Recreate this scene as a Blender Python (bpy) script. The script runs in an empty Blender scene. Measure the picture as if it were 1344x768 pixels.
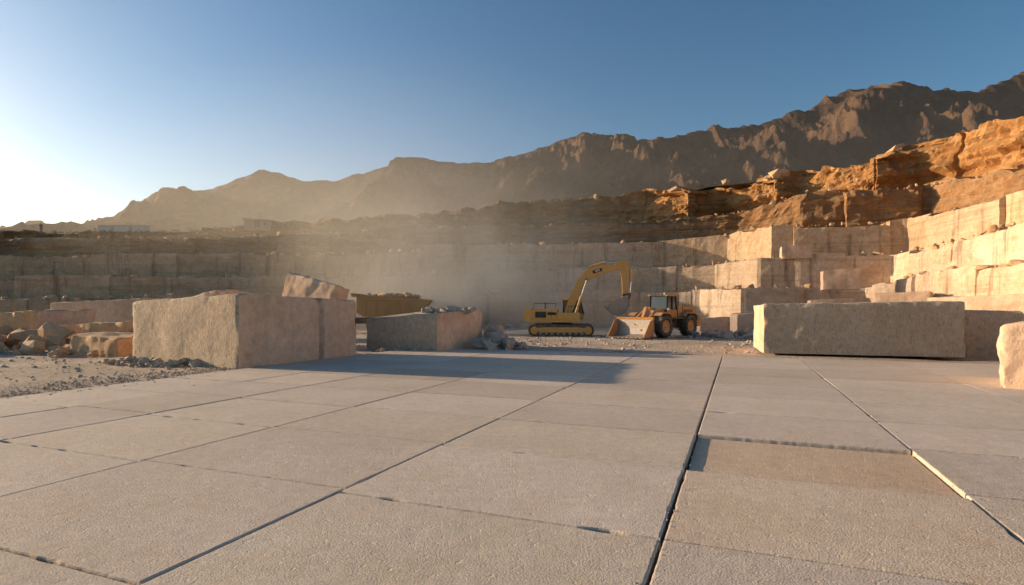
import bpy, bmesh, math, random
from mathutils import Vector, Matrix, noise
random.seed(7)
scene = bpy.context.scene
R = math.radians
SUN_AZ = (-0.945, 0.33); SUN_EL = R(11.2)

# ---------------------------------------------------------------- materials
def newmat(name):
    m = bpy.data.materials.new(name); m.use_nodes = True
    nt = m.node_tree; nt.nodes.clear()
    out = nt.nodes.new('ShaderNodeOutputMaterial')
    b = nt.nodes.new('ShaderNodeBsdfPrincipled')
    b.inputs['Roughness'].default_value = 0.9
    b.inputs['Specular IOR Level'].default_value = 0.2
    nt.links.new(b.outputs[0], out.inputs[0])
    return m, nt, b
class G:
    def __init__(s, nt): s.nt = nt
    def n(s, t, **k):
        x = s.nt.nodes.new(t)
        for a, v in k.items():
            if a in ('inp',):
                for i, vv in v.items():
                    if hasattr(vv, 'is_output') : s.nt.links.new(vv, x.inputs[i])
                    else: x.inputs[i].default_value = vv
            else: setattr(x, a, v)
        return x
    def coord(s): return s.n('ShaderNodeTexCoord').outputs['Object']
    def geo(s): return s.n('ShaderNodeNewGeometry').outputs['Position']
    def noise(s, vec, scale, detail=5, rough=0.6, sc3=None, dist=0):
        if sc3:
            mp = s.n('ShaderNodeMapping', inp={0: vec, 3: sc3}); vec = mp.outputs[0]
        return s.n('ShaderNodeTexNoise', inp={'Vector': vec, 'Scale': scale, 'Detail': detail, 'Roughness': rough, 'Distortion': dist}).outputs['Fac']
    def ramp(s, f, stops):
        r = s.n('ShaderNodeValToRGB', inp={0: f}); cr = r.color_ramp
        while len(cr.elements) < len(stops): cr.elements.new(0.5)
        for e, (p, c) in zip(cr.elements, stops):
            e.position = p; e.color = (c, c, c, 1) if isinstance(c, (int, float)) else (*c, 1)
        return r.outputs[0]
    def mix(s, f, a, b, mode='MIX'):
        x = s.n('ShaderNodeMix', data_type='RGBA', blend_type=mode)
        for i, v in ((0, f), (6, a), (7, b)):
            if hasattr(v, 'is_output'): s.nt.links.new(v, x.inputs[i])
            else: x.inputs[i].default_value = v if i == 0 else (*v, 1)
        return x.outputs[2]
    def math(s, op, a, b=0.0, c=None):
        d = {0: a, 1: b}
        if c is not None: d[2] = c
        return s.n('ShaderNodeMath', operation=op, inp=d).outputs[0]
    def bump(s, h, dist, strength=1.0, nrm=None):
        d = {'Height': h, 'Distance': dist, 'Strength': strength}
        if nrm is not None: d['Normal'] = nrm
        return s.n('ShaderNodeBump', inp=d).outputs[0]
    def attr(s, name='tint'):
        return s.n('ShaderNodeAttribute', attribute_name=name).outputs

def stone_mat(name, light, dark, stain, fine=1.0, strata=0.0, streak=0.0, stainamt=0.5, tint=False, bumpd=0.04, pits=0.0, sbump=0.0):
    m, nt, b = newmat(name); g = G(nt); p = g.geo()
    big = g.noise(p, 0.35, 6, 0.6)
    col = g.mix(g.ramp(big, [(0.3, 0.0), (0.7, 1.0)]), dark, light)
    st = g.ramp(g.noise(p, 0.6, 7, 0.65, sc3=(1, 1, 1.6), dist=0.6), [(0.48, 0.0), (0.7, 1.0)])
    col = g.mix(g.math('MULTIPLY', st, stainamt), col, stain)
    med = g.noise(p, 3.0 * fine, 8, 0.7)
    col = g.mix(0.6, col, g.ramp(med, [(0.3, 0.65), (0.65, 1.2)]), 'MULTIPLY')
    s1 = None
    if strata > 0:
        s1 = g.noise(p, 1.0, 6, 0.65, sc3=(0.06, 0.06, 1.3), dist=0.5)
        col = g.mix(strata, col, g.ramp(s1, [(0.38, 0.42), (0.45, 1.0), (0.54, 0.75), (0.66, 1.2)]), 'MULTIPLY')
    if streak > 0:
        s2 = g.noise(p, 1.0, 6, 0.7, sc3=(1.1, 1.1, 0.10))
        col = g.mix(streak, col, g.ramp(s2, [(0.34, 0.35), (0.46, 1.0)]), 'MULTIPLY')
    if tint:
        col = g.mix(1.0, col, g.attr()['Color'], 'MULTIPLY')
    speck = g.noise(p, 40, 3, 0.8)
    col = g.mix(0.25, col, g.ramp(speck, [(0.35, 0.7), (0.6, 1.25)]), 'MULTIPLY')
    nt.links.new(col, b.inputs['Base Color'])
    n1 = g.bump(g.noise(p, 1.3, 8, 0.7), bumpd * 5, 0.6)
    n2 = g.bump(g.noise(p, 14 * fine, 6, 0.75), bumpd, 1.0, n1)
    if sbump > 0: n2 = g.bump(s1, sbump, 1.0, n2)
    if pits > 0:
        v = g.n('ShaderNodeTexVoronoi', inp={'Vector': p, 'Scale': 22.0}).outputs['Distance']
        n2 = g.bump(v, pits, 0.7, n2)
        n2 = g.bump(g.noise(p, 1.0, 5, 0.7, sc3=(22, 22, 7)), pits * 1.4, .9, n2)
        pit = g.ramp(g.noise(p, 1.0, 5, 0.75, sc3=(14, 14, 5)), [(.34, .45), (.46, 1.0)])
        col2 = g.mix(.7, col, pit, 'MULTIPLY'); nt.links.new(col2, b.inputs['Base Color'])
    nt.links.new(n2, b.inputs['Normal'])
    return m

MARBLE = stone_mat('quarry_marble', (0.74, 0.58, 0.43), (0.58, 0.43, 0.30), (0.50, 0.28, 0.14), strata=0.35, streak=0.75, stainamt=0.55, tint=True, bumpd=0.035, sbump=.05)
STRATA = stone_mat('stratified_rock', (0.56, 0.39, 0.25), (0.32, 0.20, 0.12), (0.50, 0.25, 0.09), strata=0.8, streak=0.2, stainamt=0.65, tint=True, bumpd=0.07, sbump=.3)
ORANGE = stone_mat('orange_rock', (0.66, 0.37, 0.15), (0.44, 0.21, 0.075), (0.74, 0.49, 0.26), strata=0.5, streak=0.1, stainamt=0.7, tint=True, bumpd=0.10, sbump=.3)
BLOCK = stone_mat('limestone_block_rough', (0.67, 0.54, 0.41), (0.52, 0.41, 0.30), (0.55, 0.38, 0.24), fine=1.4, stainamt=0.4, streak=0.1, bumpd=0.03, pits=.04)
BLOCKP = stone_mat('limestone_block_pink', (0.75, 0.53, 0.37), (0.62, 0.42, 0.29), (0.54, 0.31, 0.17), fine=1.0, stainamt=0.5, streak=0.25, bumpd=0.025)
RUB = stone_mat('rubble_stone', (0.58, 0.48, 0.39), (0.44, 0.36, 0.28), (0.46, 0.31, 0.20), fine=2.0, stainamt=0.4, bumpd=0.03)
RUBO = stone_mat('rubble_warm', (0.66, 0.45, 0.27), (0.50, 0.32, 0.18), (0.55, 0.30, 0.13), fine=2.0, stainamt=0.4, bumpd=0.03)

def paving_mat():
    m, nt, b = newmat('hammered_stone_paving'); g = G(nt); p = g.geo()
    big = g.noise(p, 0.5, 6, 0.6)
    col = g.mix(g.ramp(big, [(0.3, 0.0), (0.7, 1.0)]), (0.595, 0.49, 0.395), (0.70, 0.59, 0.485))
    dust = g.ramp(g.noise(p, 1.4, 8, 0.7, dist=0.8), [(0.5, 0.0), (0.72, 1.0)])
    col = g.mix(g.math('MULTIPLY', dust, 0.6), col, (0.60, 0.45, 0.31))
    col = g.mix(1.0, col, g.attr()['Color'], 'MULTIPLY')
    fine = g.noise(p, 75, 5, 0.75)
    col = g.mix(0.6, col, g.ramp(fine, [(0.35, 0.6), (0.6, 1.2)]), 'MULTIPLY')
    med = g.ramp(g.noise(p, 7, 6, .7), [(0.35, .84), (.6, 1.04)])
    col = g.mix(0.7, col, med, 'MULTIPLY')
    v = g.n('ShaderNodeTexVoronoi', inp={'Vector': p, 'Scale': 55.0, 'Randomness': 1.0}).outputs['Distance']
    nt.links.new(col, b.inputs['Base Color'])
    h = g.math('ADD', g.math('MULTIPLY', v, 0.6), g.noise(p, 60, 6, 0.75))
    n1 = g.bump(g.noise(p, 2.2, 6, 0.6), 0.02, 0.6)
    n2 = g.bump(h, 0.006, 0.9, n1)
    n3 = g.bump(g.ramp(g.noise(p, 9, 4, 0.6), [(0.33, 0.0), (0.40, 1.0)]), 0.010, 0.5, n2)
    n4 = g.bump(g.ramp(g.noise(p, 1.0, 2, 0.5, sc3=(.7, 5, 1), dist=1.5), [(0.495, 0.0), (0.5, 1.0), (.505, 0)]), 0.006, 0.4, n3)
    nt.links.new(n4, b.inputs['Normal'])
    return m
PAVE = paving_mat()

def gravel_mat():
    m, nt, b = newmat('quarry_gravel'); g = G(nt); p = g.geo()
    col = g.mix(g.ramp(g.noise(p, 0.15, 8, 0.65), [(0.35, 0.0), (0.65, 1.0)]), (0.46, 0.36, 0.27), (0.66, 0.54, 0.42))
    vo = g.n('ShaderNodeTexVoronoi', inp={'Vector': p, 'Scale': 9.0})
    col = g.mix(0.6, col, g.ramp(g.noise(p, 12, 6, 0.8), [(0.35, 0.5), (0.65, 1.25)]), 'MULTIPLY')
    nt.links.new(col, b.inputs['Base Color'])
    n1 = g.bump(g.noise(p, 0.8, 8, 0.7), 0.3, 0.7)
    n2 = g.bump(g.math('ADD', vo.outputs['Distance'], g.noise(p, 16, 6, 0.8)), 0.06, 1.0, n1)
    nt.links.new(n2, b.inputs['Normal'])
    return m
GRAVEL = gravel_mat()

def soil_mat():
    m, nt, b = newmat('scrub_soil'); g = G(nt); p = g.geo()
    col = g.mix(g.ramp(g.noise(p, 0.3, 8, 0.7), [(0.42, 0.0), (0.6, 1.0)]), (0.36, 0.22, 0.12), (0.15, 0.12, 0.07))
    nt.links.new(col, b.inputs['Base Color'])
    nt.links.new(g.bump(g.noise(p, 1.0, 8, 0.7), 0.4, 1.0), b.inputs['Normal'])
    return m
SOIL = soil_mat()

def mountain_mat():
    m, nt, b = newmat('mountain_rock'); g = G(nt); p = g.geo()
    sep = g.n('ShaderNodeSeparateXYZ', inp={0: g.n('ShaderNodeNewGeometry').outputs['Normal']}).outputs[2]
    n = g.noise(p, 0.012, 10, 0.7)
    rock = g.mix(g.ramp(n, [(0.40, 0.0), (0.60, 1.0)]), (0.062, 0.040, 0.028), (0.215, 0.13, 0.078))
    scrub = g.mix(g.ramp(g.noise(p, 0.05, 8, 0.75), [(0.44, 0.0), (0.56, 1.0)]), (0.022, 0.022, 0.014), (0.09, 0.063, 0.037))
    f = g.ramp(g.math('MULTIPLY', g.math('ADD', sep, g.noise(p, 0.02, 8, 0.75)), 0.5), [(0.58, 0.0), (0.68, 1.0)])
    col = g.mix(f, rock, scrub)
    nt.links.new(col, b.inputs['Base Color'])
    n1 = g.bump(g.noise(p, 0.02, 12, 0.75), 60, 1.0)
    n1 = g.bump(g.noise(p, 1.0, 10, 0.75, sc3=(0.1, 0.1, 0.04)), 14, 1.0, n1)
    nt.links.new(n1, b.inputs['Normal'])
    return m
MOUNT = mountain_mat()

def simple(name, col, rough=0.6, metal=0.0, dirt=0.0, dirtcol=(0.45, 0.36, 0.26), scale=3.0, spec=0.4):
    m, nt, b = newmat(name); g = G(nt); p = g.coord()
    c = g.mix(0.4, col, g.ramp(g.noise(p, scale * 2, 6, 0.7), [(0.3, 0.6), (0.65, 1.1)]), 'MULTIPLY')
    if dirt > 0:
        nz = g.n('ShaderNodeSeparateXYZ', inp={0: g.n('ShaderNodeNewGeometry').outputs['Normal']}).outputs[2]
        f = g.ramp(g.math('ADD', g.noise(p, scale, 8, 0.75), g.math('MULTIPLY', nz, 0.15)), [(0.42, 0.1), (0.68, 1.0)])
        c = g.mix(g.math('MULTIPLY', f, dirt), c, dirtcol)
    nt.links.new(c, b.inputs['Base Color'])
    b.inputs['Roughness'].default_value = rough; b.inputs['Metallic'].default_value = metal
    b.inputs['Specular IOR Level'].default_value = spec
    nt.links.new(g.bump(g.noise(p, 30, 4, 0.6), 0.004, 0.5), b.inputs['Normal'])
    return m
YEL = simple('yellow_paint', (0.66, 0.34, 0.05), 0.45, dirt=0.6)
BED = simple('dusty_dump_body_paint', (0.46, 0.24, 0.07), 0.65, dirt=0.9, dirtcol=(0.36, 0.25, 0.15))
ORG = simple('orange_paint', (0.58, 0.25, 0.05), 0.45, dirt=0.6)
DARK = simple('dark_steel', (0.05, 0.045, 0.04), 0.6, dirt=0.7, dirtcol=(0.3, 0.24, 0.17))
RUBBER = simple('tyre_rubber', (0.035, 0.033, 0.03), 0.85, dirt=0.65, dirtcol=(0.32, 0.25, 0.18))
STEEL = simple('worn_steel', (0.30, 0.27, 0.24), 0.5, metal=0.4, dirt=0.5)
CHROME = simple('cylinder_rod', (0.7, 0.7, 0.7), 0.15, metal=1.0)
GLASS = simple('cab_glass', (0.04, 0.05, 0.055), 0.08, spec=0.9)
BLACK = simple('black_trim', (0.02, 0.02, 0.02), 0.6)
WHITE = simple('weathered_white', (0.6, 0.56, 0.5), 0.8, dirt=0.5)
HUT = simple('hut_wall', (0.40, 0.30, 0.2), 0.8, dirt=0.5)
VEST = simple('work_clothes', (0.10, 0.10, 0.12), 0.9)

# ---------------------------------------------------------------- helpers
def mkobj(name, verts, faces, mat, parent=None, smooth=False, tints=None):
    me = bpy.data.meshes.new(name); me.from_pydata(verts, [], faces); me.update()
    if mat: me.materials.append(mat)
    if smooth: me.polygons.foreach_set('use_smooth', [True] * len(me.polygons))
    if tints is not None:
        a = me.color_attributes.new('tint', 'FLOAT_COLOR', 'POINT')
        buf = []
        for t in tints: buf += [*t, 1] if isinstance(t, (tuple, list)) else [t, t, t, 1]
        a.data.foreach_set('color', buf)
    o = bpy.data.objects.new(name, me); scene.collection.objects.link(o)
    if parent: o.parent = parent
    return o
def empty(name, loc, rz=0, s=1):
    e = bpy.data.objects.new(name, None); e.location = loc; e.rotation_euler = (0, 0, rz); e.scale = (s, s, s)
    e.empty_display_size = 0.3; scene.collection.objects.link(e); return e
def finish(bm, name, mat, parent, bevel=0.0, smooth=False):
    if bevel > 0:
        bmesh.ops.bevel(bm, geom=[e for e in bm.edges if e.is_manifold and e.calc_face_angle(0) > 0.5], offset=bevel, segments=2, affect='EDGES', profile=0.7)
    bmesh.ops.recalc_face_normals(bm, faces=bm.faces)
    me = bpy.data.meshes.new(name); bm.to_mesh(me); bm.free(); me.materials.append(mat)
    if smooth:
        for p in me.polygons: p.use_smooth = True
        try: me.set_sharp_from_angle(angle=R(40))
        except Exception: pass
    o = bpy.data.objects.new(name, me); scene.collection.objects.link(o); o.parent = parent
    return o
def box(name, x0, x1, y0, y1, z0, z1, mat, parent, bevel=0.02):
    bm = bmesh.new(); bmesh.ops.create_cube(bm, size=1)
    for v in bm.verts:
        v.co = Vector(((x0 + x1) / 2 + v.co.x * (x1 - x0), (y0 + y1) / 2 + v.co.y * (y1 - y0), (z0 + z1) / 2 + v.co.z * (z1 - z0)))
    return finish(bm, name, mat, parent, bevel)
def prism(name, pts, y0, y1, mat, parent, bevel=0.02):
    bm = bmesh.new()
    a = [bm.verts.new((x, y0, z)) for x, z in pts]; b = [bm.verts.new((x, y1, z)) for x, z in pts]
    bm.faces.new(a); bm.faces.new(b[::-1])
    n = len(pts)
    for i in range(n): bm.faces.new((a[i], b[i], b[(i + 1) % n], a[(i + 1) % n]))
    return finish(bm, name, mat, parent, bevel)
def rod(name, p, q, r, mat, parent, seg=12):
    p = Vector(p); q = Vector(q); bm = bmesh.new()
    bmesh.ops.create_cone(bm, cap_ends=True, segments=seg, radius1=r, radius2=r, depth=(q - p).length)
    rot = (q - p).to_track_quat('Z', 'Y').to_matrix().to_4x4()
    bmesh.ops.transform(bm, matrix=Matrix.Translation((p + q) / 2) @ rot, verts=bm.verts)
    return finish(bm, name, mat, parent, 0, True)
def lathe(name, prof, cx, cy, cz, mat, parent, seg=36):
    vs, fs = [], []; n = len(prof)
    for i in range(seg):
        a = 2 * math.pi * i / seg
        for y, r in prof: vs.append((cx + r * math.cos(a), cy + y, cz + r * math.sin(a)))
    for i in range(seg):
        j = (i + 1) % seg
        for k in range(n - 1): fs.append((i * n + k, j * n + k, j * n + k + 1, i * n + k + 1))
    return mkobj(name, vs, fs, mat, parent, True)
def wheel(name, cx, cy, cz, r, w, parent, rimmat):
    h = w / 2
    lathe(name + '_tyre', [(-h * .8, r * .55), (-h, r * .66), (-h, r * .86), (-h * .8, r * .96), (0, r * .97), (h * .8, r * .96), (h, r * .86), (h, r * .66), (h * .8, r * .55), (-h * .8, r * .55)], cx, cy, cz, RUBBER, parent)
    lathe(name + '_rim', [(-h * .8, 0), (-h * .5, r * .2), (-h * .45, r * .45), (-h * .82, r * .56), (-h*.82, r*.58), (h * .82, r * .58), (h * .82, r * .56), (h * .45, r * .45), (h * .5, r * .2), (h * .8, 0)], cx, cy, cz, rimmat, parent)
    vs, fs = [], []
    n = 20
    for i in range(n):
        for sgn in (-1, 1):
            a0 = 2 * math.pi * (i + (0.5 if sgn > 0 else 0)) / n
            k = len(vs)
            for rr in (r * .93, r * 1.0):
                for (yy, da) in ((0, 0.0), (sgn * h * .97, 0.12), (sgn * h * .97, 0.27), (0, 0.13)):
                    a = a0 + da; rr2 = rr * (0.985 if yy else 1)
                    vs.append((cx + rr2 * math.cos(a), cy + yy, cz + rr2 * math.sin(a)))
            fs += [(k, k+1, k+2, k+3), (k+4, k+5, k+6, k+7), (k, k+1, k+5, k+4), (k+1, k+2, k+6, k+5), (k+2, k+3, k+7, k+6), (k+3, k, k+4, k+7)]
    mkobj(name + '_tread', vs, fs, RUBBER, parent)

# ---------------------------------------------------------------- ground
def grid(name, xs, ys, zf, mat, smooth=True):
    vs = [(x, y, zf(x, y)) for y in ys for x in xs]; nx = len(xs)
    fs = [(j * nx + i, j * nx + i + 1, (j + 1) * nx + i + 1, (j + 1) * nx + i) for j in range(len(ys) - 1) for i in range(nx - 1)]
    return mkobj(name, vs, fs, mat, None, smooth)
C1, S1 = 0.929, 0.370   # paving axes
def cs(x, y): return C1 * x - S1 * y, S1 * x + C1 * y
def xy(c, t): return C1 * c + S1 * t, -S1 * c + C1 * t
def inpave(x, y, mrg=0):
    c, t = cs(x, y); return -15.4 - mrg < c < 18 + mrg and -8 < t < 25.5 + mrg
def gz(x, y):
    if inpave(x, y, -0.6) : return -0.15
    return -0.05 + 0.07 * noise.fractal(Vector((x * .25, y * .25, 0)), 1.0, 2.0, 4) - (.02 if inpave(x, y, .8) else 0)
def axis(lo, hi, d, far):
    a = [lo + i * d for i in range(int((hi - lo) / d) + 1)]
    k = d; p = []; v = lo
    while v > -far: k *= 1.5; v -= k; p.insert(0, v)
    v = a[-1]; k = d; q = []
    while v < far: k *= 1.5; v += k; q.append(v)
    return p + a + q
grid('ground', axis(-50, 40, 0.6, 6000), axis(0, 64, 0.6, 6000), gz, GRAVEL)

# paving slabs
cl = [-15.35, -12.6, -10.4, -7.3, -4.05, -0.62, 2.27, 5.57, 8.9, 12.1, 15.2, 18]
tl = [-6, -3.2, 0.4, 2.8, 5.15, 7.45, 9.6, 11.75, 14.0, 16.3, 18.5, 20.9, 23.2, 25.5]
rnd = random.Random(3)
vs, fs, tn = [], [], []
for i in range(len(cl) - 1):
    off = rnd.uniform(-0.12, 0.12)
    for j in range(len(tl) - 1):
        gap = 0.008
        c0, c1 = cl[i] + gap, cl[i + 1] - gap
        if i == 4: c1 -= 0.006
        if i == 5: c0 += 0.006
        gt = 0.009 if tl[j] < 7 else 0.020
        t0, t1 = tl[j] + off + gt, tl[j + 1] + off - gt
        dz = rnd.uniform(-0.005, 0.005); tint = rnd.uniform(0.88, 1.05); tcol = (tint, tint * rnd.uniform(.98, 1.0), tint * rnd.uniform(.95, 1.0))
        if i >= 5: dz = dz * .5 - .006 * (i - 5)
        if i == 5 and j == 5:
            dz = -0.055; tcol = (0.97, 0.86, 0.74)
        if i == 5 and j==4: tcol = (1.0, .95, .88)
        if i == 2 and j == 8: tcol = (0.8, 0.77, 0.74)
        if i == 3 and j == 7: tcol = (0.88, 0.85, 0.82)
        per = []
        def seg(a, b):
            L = math.hypot(b[0] - a[0], b[1] - a[1]); n = max(2, int(L / 0.05))
            for k in range(n): per.append((a[0] + (b[0] - a[0]) * k / n, a[1] + (b[1] - a[1]) * k / n))
        if tl[j] < 14: seg((c0, t0), (c1, t0)); seg((c1, t0), (c1, t1)); seg((c1, t1), (c0, t1)); seg((c0, t1), (c0, t0))
        else: per = [(c0, t0), (c1, t0), (c1, t1), (c0, t1)]
        k0 = len(vs); n = len(per)
        for (ins, z) in ((0.020, dz), (0.006, dz - 0.004), (0.0, dz - 0.02), (0, -0.2)):
            for (c, t) in per:
                w = 0.006 * noise.noise(Vector((c * 6, t * 6, i * 3.1 + j))) + .004 * noise.noise(Vector((c * 19, t * 19, i * 3.1 + j)))
                chip = max(0, noise.noise(Vector((c * 2.3, t * 2.3, 7.7))) - 0.3) * 0.06
                q = ins + abs(w) + chip
                cc = c + (q if c < c0 + 0.001 else -q if c > c1 - 0.001 else 0)
                tt = t + (q if t < t0 + 0.001 else -q if t > t1 - 0.001 else 0)
                x, y = xy(cc, tt); vs.append((x, y, z)); tn.append(tcol)
        fs.append(tuple(range(k0, k0 + n)))
        for r in range(3):
            for k in range(n):
                a = k0 + r * n + k; b = k0 + r * n + (k + 1) % n
                fs.append((a, a + n, b + n, b))
mkobj('stone_paving', vs, fs, PAVE, tints=tn)

# ---------------------------------------------------------------- rocks
def rock_tpl(rn, flat):
    bm = bmesh.new(); vv = []
    for i in range(15):
        p = Vector((rn.gauss(0, 1), rn.gauss(0, 1), rn.gauss(0, 1))); p.normalize()
        m = max(abs(p.x), abs(p.y), abs(p.z)); p = p / (m ** 0.6)
        vv.append(bm.verts.new((p.x * .55 * rn.uniform(.8, 1.15), p.y * .45, p.z * flat * .55)))
    r = bmesh.ops.convex_hull(bm, input=vv)
    dv = [v for v in r['geom_interior'] if isinstance(v, bmesh.types.BMVert)]
    if dv: bmesh.ops.delete(bm, geom=dv, context='VERTS')
    bm.verts.index_update()
    t = ([v.co.copy() for v in bm.verts], [tuple(v.index for v in f.verts) for f in bm.faces]); bm.free(); return t
def rocks(name, items, mat, seed=1, flat=0.75):
    rn = random.Random(seed); T = [rock_tpl(rn, flat) for _ in range(24)]
    vs, fs = [], []
    for (x, y, z, s) in items:
        tv, tf = rn.choice(T); q = Matrix.Rotation(rn.uniform(0, 6.3), 3, 'Z') @ Matrix.Rotation(rn.uniform(-.5, .5), 3, 'X')
        sc = Vector((s * rn.uniform(.8, 1.2), s * rn.uniform(.8, 1.2), s * rn.uniform(.7, 1.2))); k = len(vs)
        for v in tv:
            w = q @ Vector((v.x * sc.x, v.y * sc.y, v.z * sc.z)); vs.append((w.x + x, w.y + y, w.z + z))
        fs += [tuple(i + k for i in f) for f in tf]
    return mkobj(name, vs, fs, mat)
def heap(cx, cy, rx, ry, hgt, n, s0, s1, rn, z0=-0.05):
    out = []
    for _ in range(n):
        a = rn.uniform(0, 6.28); r = math.sqrt(rn.random())
        s = s0 * (s1 / s0) ** (rn.random() ** 2)
        out.append((cx + math.cos(a) * r * rx, cy + math.sin(a) * r * ry, z0 + s * .2 + hgt * (1 - r) * rn.random(), s))
    return out

def stone_block(name, foot, ztop, zbot, mats, cell=0.14, r0=0.04, r1=0.2, rough=0.03, seed=0, cracks=()):
    L1 = (Vector(foot[1]) - Vector(foot[0])).length; L2 = (Vector(foot[2]) - Vector(foot[1])).length; H = max(ztop) - zbot
    n = [max(4, int(L / cell)) for L in (L1, L2, H)]
    idx = {}; vs = []; fs = []; fm = []
    so = Vector((seed * 7.3, seed * 3.1, seed * 1.7))
    F = [Vector(f) for f in foot]
    def vert(i, j, k):
        key = (i, j, k)
        if key in idx: return idx[key]
        p = Vector((i / n[0] * L1, j / n[1] * L2, k / n[2] * H))
        rr = r0 + r1 * max(0, noise.fractal(p * 1.3 + so, 1, 2, 4) + 0.05)
        q = Vector((min(max(p.x, rr), L1 - rr), min(max(p.y, rr), L2 - rr), min(p.z, H - rr)))
        d = p - q
        if d.length > 1e-6: q2 = q + d.normalized() * min(rr, d.length); nn = d.normalized()
        else: q2 = p; nn = Vector((0, 0, 0))
        f = noise.fractal(q2 * .8 + so, 1, 2, 6) * rough + noise.noise(q2 * 6 + so) * .010
        q2 = q2 + nn * f
        for (side, pos, wd, dep) in cracks:
            co = {'f': q2.x, 'r': q2.y}[side] + 0.15 * noise.noise(Vector((0, 0, q2.z * 1.5)) + so)
            on = (side == 'f' and j == 0) or (side == 'r' and i == n[0])
            if on and abs(co - pos) < wd:
                k2 = (1 - abs(co - pos) / wd) * dep
                if side == 'f': q2.y += k2
                else: q2.x -= k2
        u, v, w = q2.x / L1, q2.y / L2, q2.z / H
        A = F[0].lerp(F[1], u) ; B = F[3].lerp(F[2], u); P = A.lerp(B, v)
        zt = (ztop[0] * (1 - u) + ztop[1] * u) * (1 - v) + (ztop[3] * (1 - u) + ztop[2] * u) * v
        vs.append((P.x, P.y, zbot + (zt - zbot) * w)); idx[key] = len(vs) - 1
        return idx[key]
    def side(fn, a, b, m):
        for i in range(a):
            for j in range(b): fs.append((fn(i, j), fn(i + 1, j), fn(i + 1, j + 1), fn(i, j + 1))); fm.append(m)
    side(lambda i, k: vert(i, 0, k), n[0], n[2], 0)
    side(lambda i, k: vert(n[0] - i, n[1], k), n[0], n[2], 0)
    side(lambda j, k: vert(n[0], j, k), n[1], n[2], 1)
    side(lambda j, k: vert(0, n[1] - j, k), n[1], n[2], 1)
    side(lambda i, j: vert(i, j, n[2]), n[0], n[1], 0)
    side(lambda i, j: vert(i, n[1] - j, 0), n[0], n[1], 0)
    o = mkobj(name, vs, fs, None, None, True)
    for m in mats: o.data.materials.append(m)
    o.data.polygons.foreach_set('material_index', fm)
    try: o.data.set_sharp_from_angle(angle=R(38))
    except Exception: pass
    return o
def par(a, b, c):
    return [a, b, c, (a[0] + c[0] - b[0], a[1] + c[1] - b[1])]
def quadback(a, b, depth):
    d = (Vector(b) - Vector(a)).normalized(); n = Vector((-d.y, d.x)) * depth
    return [a, b, (b[0] + n.x, b[1] + n.y), (a[0] + n.x, a[1] + n.y)]

stone_block('limestone_block', par((-14.7, 22.0), (-9.2, 19.15), (-6.7, 24.5)), [2.3, 2.52, 2.36, 2.4], -0.08, [BLOCK, BLOCKP], 0.10, seed=1, cracks=[('r', 3.9, 0.12, 0.28)])
stone_block('limestone_block', par((-7.35, 28.7), (-3.5, 26.6), (-1.55, 30.2)), [1.5, 1.78, 1.95, 1.8], -0.08, [BLOCK, BLOCKP], 0.10, seed=2, rough=.05)
stone_block('limestone_block', par((11.0, 24.9), (18.0, 22.6), (19.4, 26.9)), [2.2, 2.28, 2.35, 2.15], 0.05, [BLOCK, BLOCKP], 0.10, seed=3, rough=.05, r1=.3, cracks=[('f', 4.7, .06, .05)])
stone_block('limestone_block', par((18.9, 23.9), (20.8, 23.0), (21.8, 26.0)), [1.95, 1.9, 1.9, 1.9], -0.08, [BLOCK, BLOCK], 0.13, seed=4)
stone_block('limestone_boulder', par((12.35, 14.4), (13.6, 13.3), (15.4, 15.3)), [1.6, 1.9, 1.8, 1.5], -0.06, [BLOCKP, BLOCKP], 0.08, r0=.12, r1=.4, rough=.12, seed=5)
o = stone_block('tilted_stone_slab', [(-1.65, -.6), (1.65, -.6), (1.65, .6), (-1.65, .6)], [1.7, 1.5, 1.5, 1.7], -2.0, [BLOCKP, BLOCKP], 0.10, seed=6, r1=.14, rough=.06)
o.location = (-10.35, 29.3, 1.9); o.rotation_euler = (R(-9), R(10), R(-24))
stone_block('stone_boulder', par((-18.6, 32.5), (-16.2, 31.5), (-15, 34)), [2.6, 3.1, 2.9, 2.6], -0.1, [BLOCKP, BLOCKP], 0.16, seed=8, r1=.5, rough=.15)
stone_block('cut_stone_block', par((-23.0, 28.8), (-18.6, 27.5), (-17.9, 30.5)), [1.2, 1.35, 1.3, 1.1], -0.1, [RUBO, RUBO], 0.14, seed=9, r1=.3, rough=.1)
stone_block('cut_stone_block', par((-19.9, 25.6), (-16.9, 24.4), (-16.4, 27)), [0.85, 0.7, 0.8, 0.9], -0.1, [RUBO, RUBO], 0.14, seed=10, r1=.3, rough=.1)
stone_block('cut_stone_block', par((-29.5, 31.5), (-25.2, 30.2), (-24.5, 33.5)), [1.7, 1.9, 1.9, 1.7], -0.1, [RUBO, BLOCKP], 0.14, seed=41, r1=.4, rough=.1)
stone_block('cut_stone_block', quadback((-32.5, 40), (-25, 38.5), 4), [2.4, 2.7, 2.7, 2.5], -0.1, [BLOCKP, BLOCKP], 0.2, seed=11)
stone_block('cut_stone_block', quadback((-24.6, 38.4), (-18, 37.2), 4), [2.5, 2.6, 2.7, 2.5], -0.1, [BLOCKP, BLOCKP], 0.2, seed=12)
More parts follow.
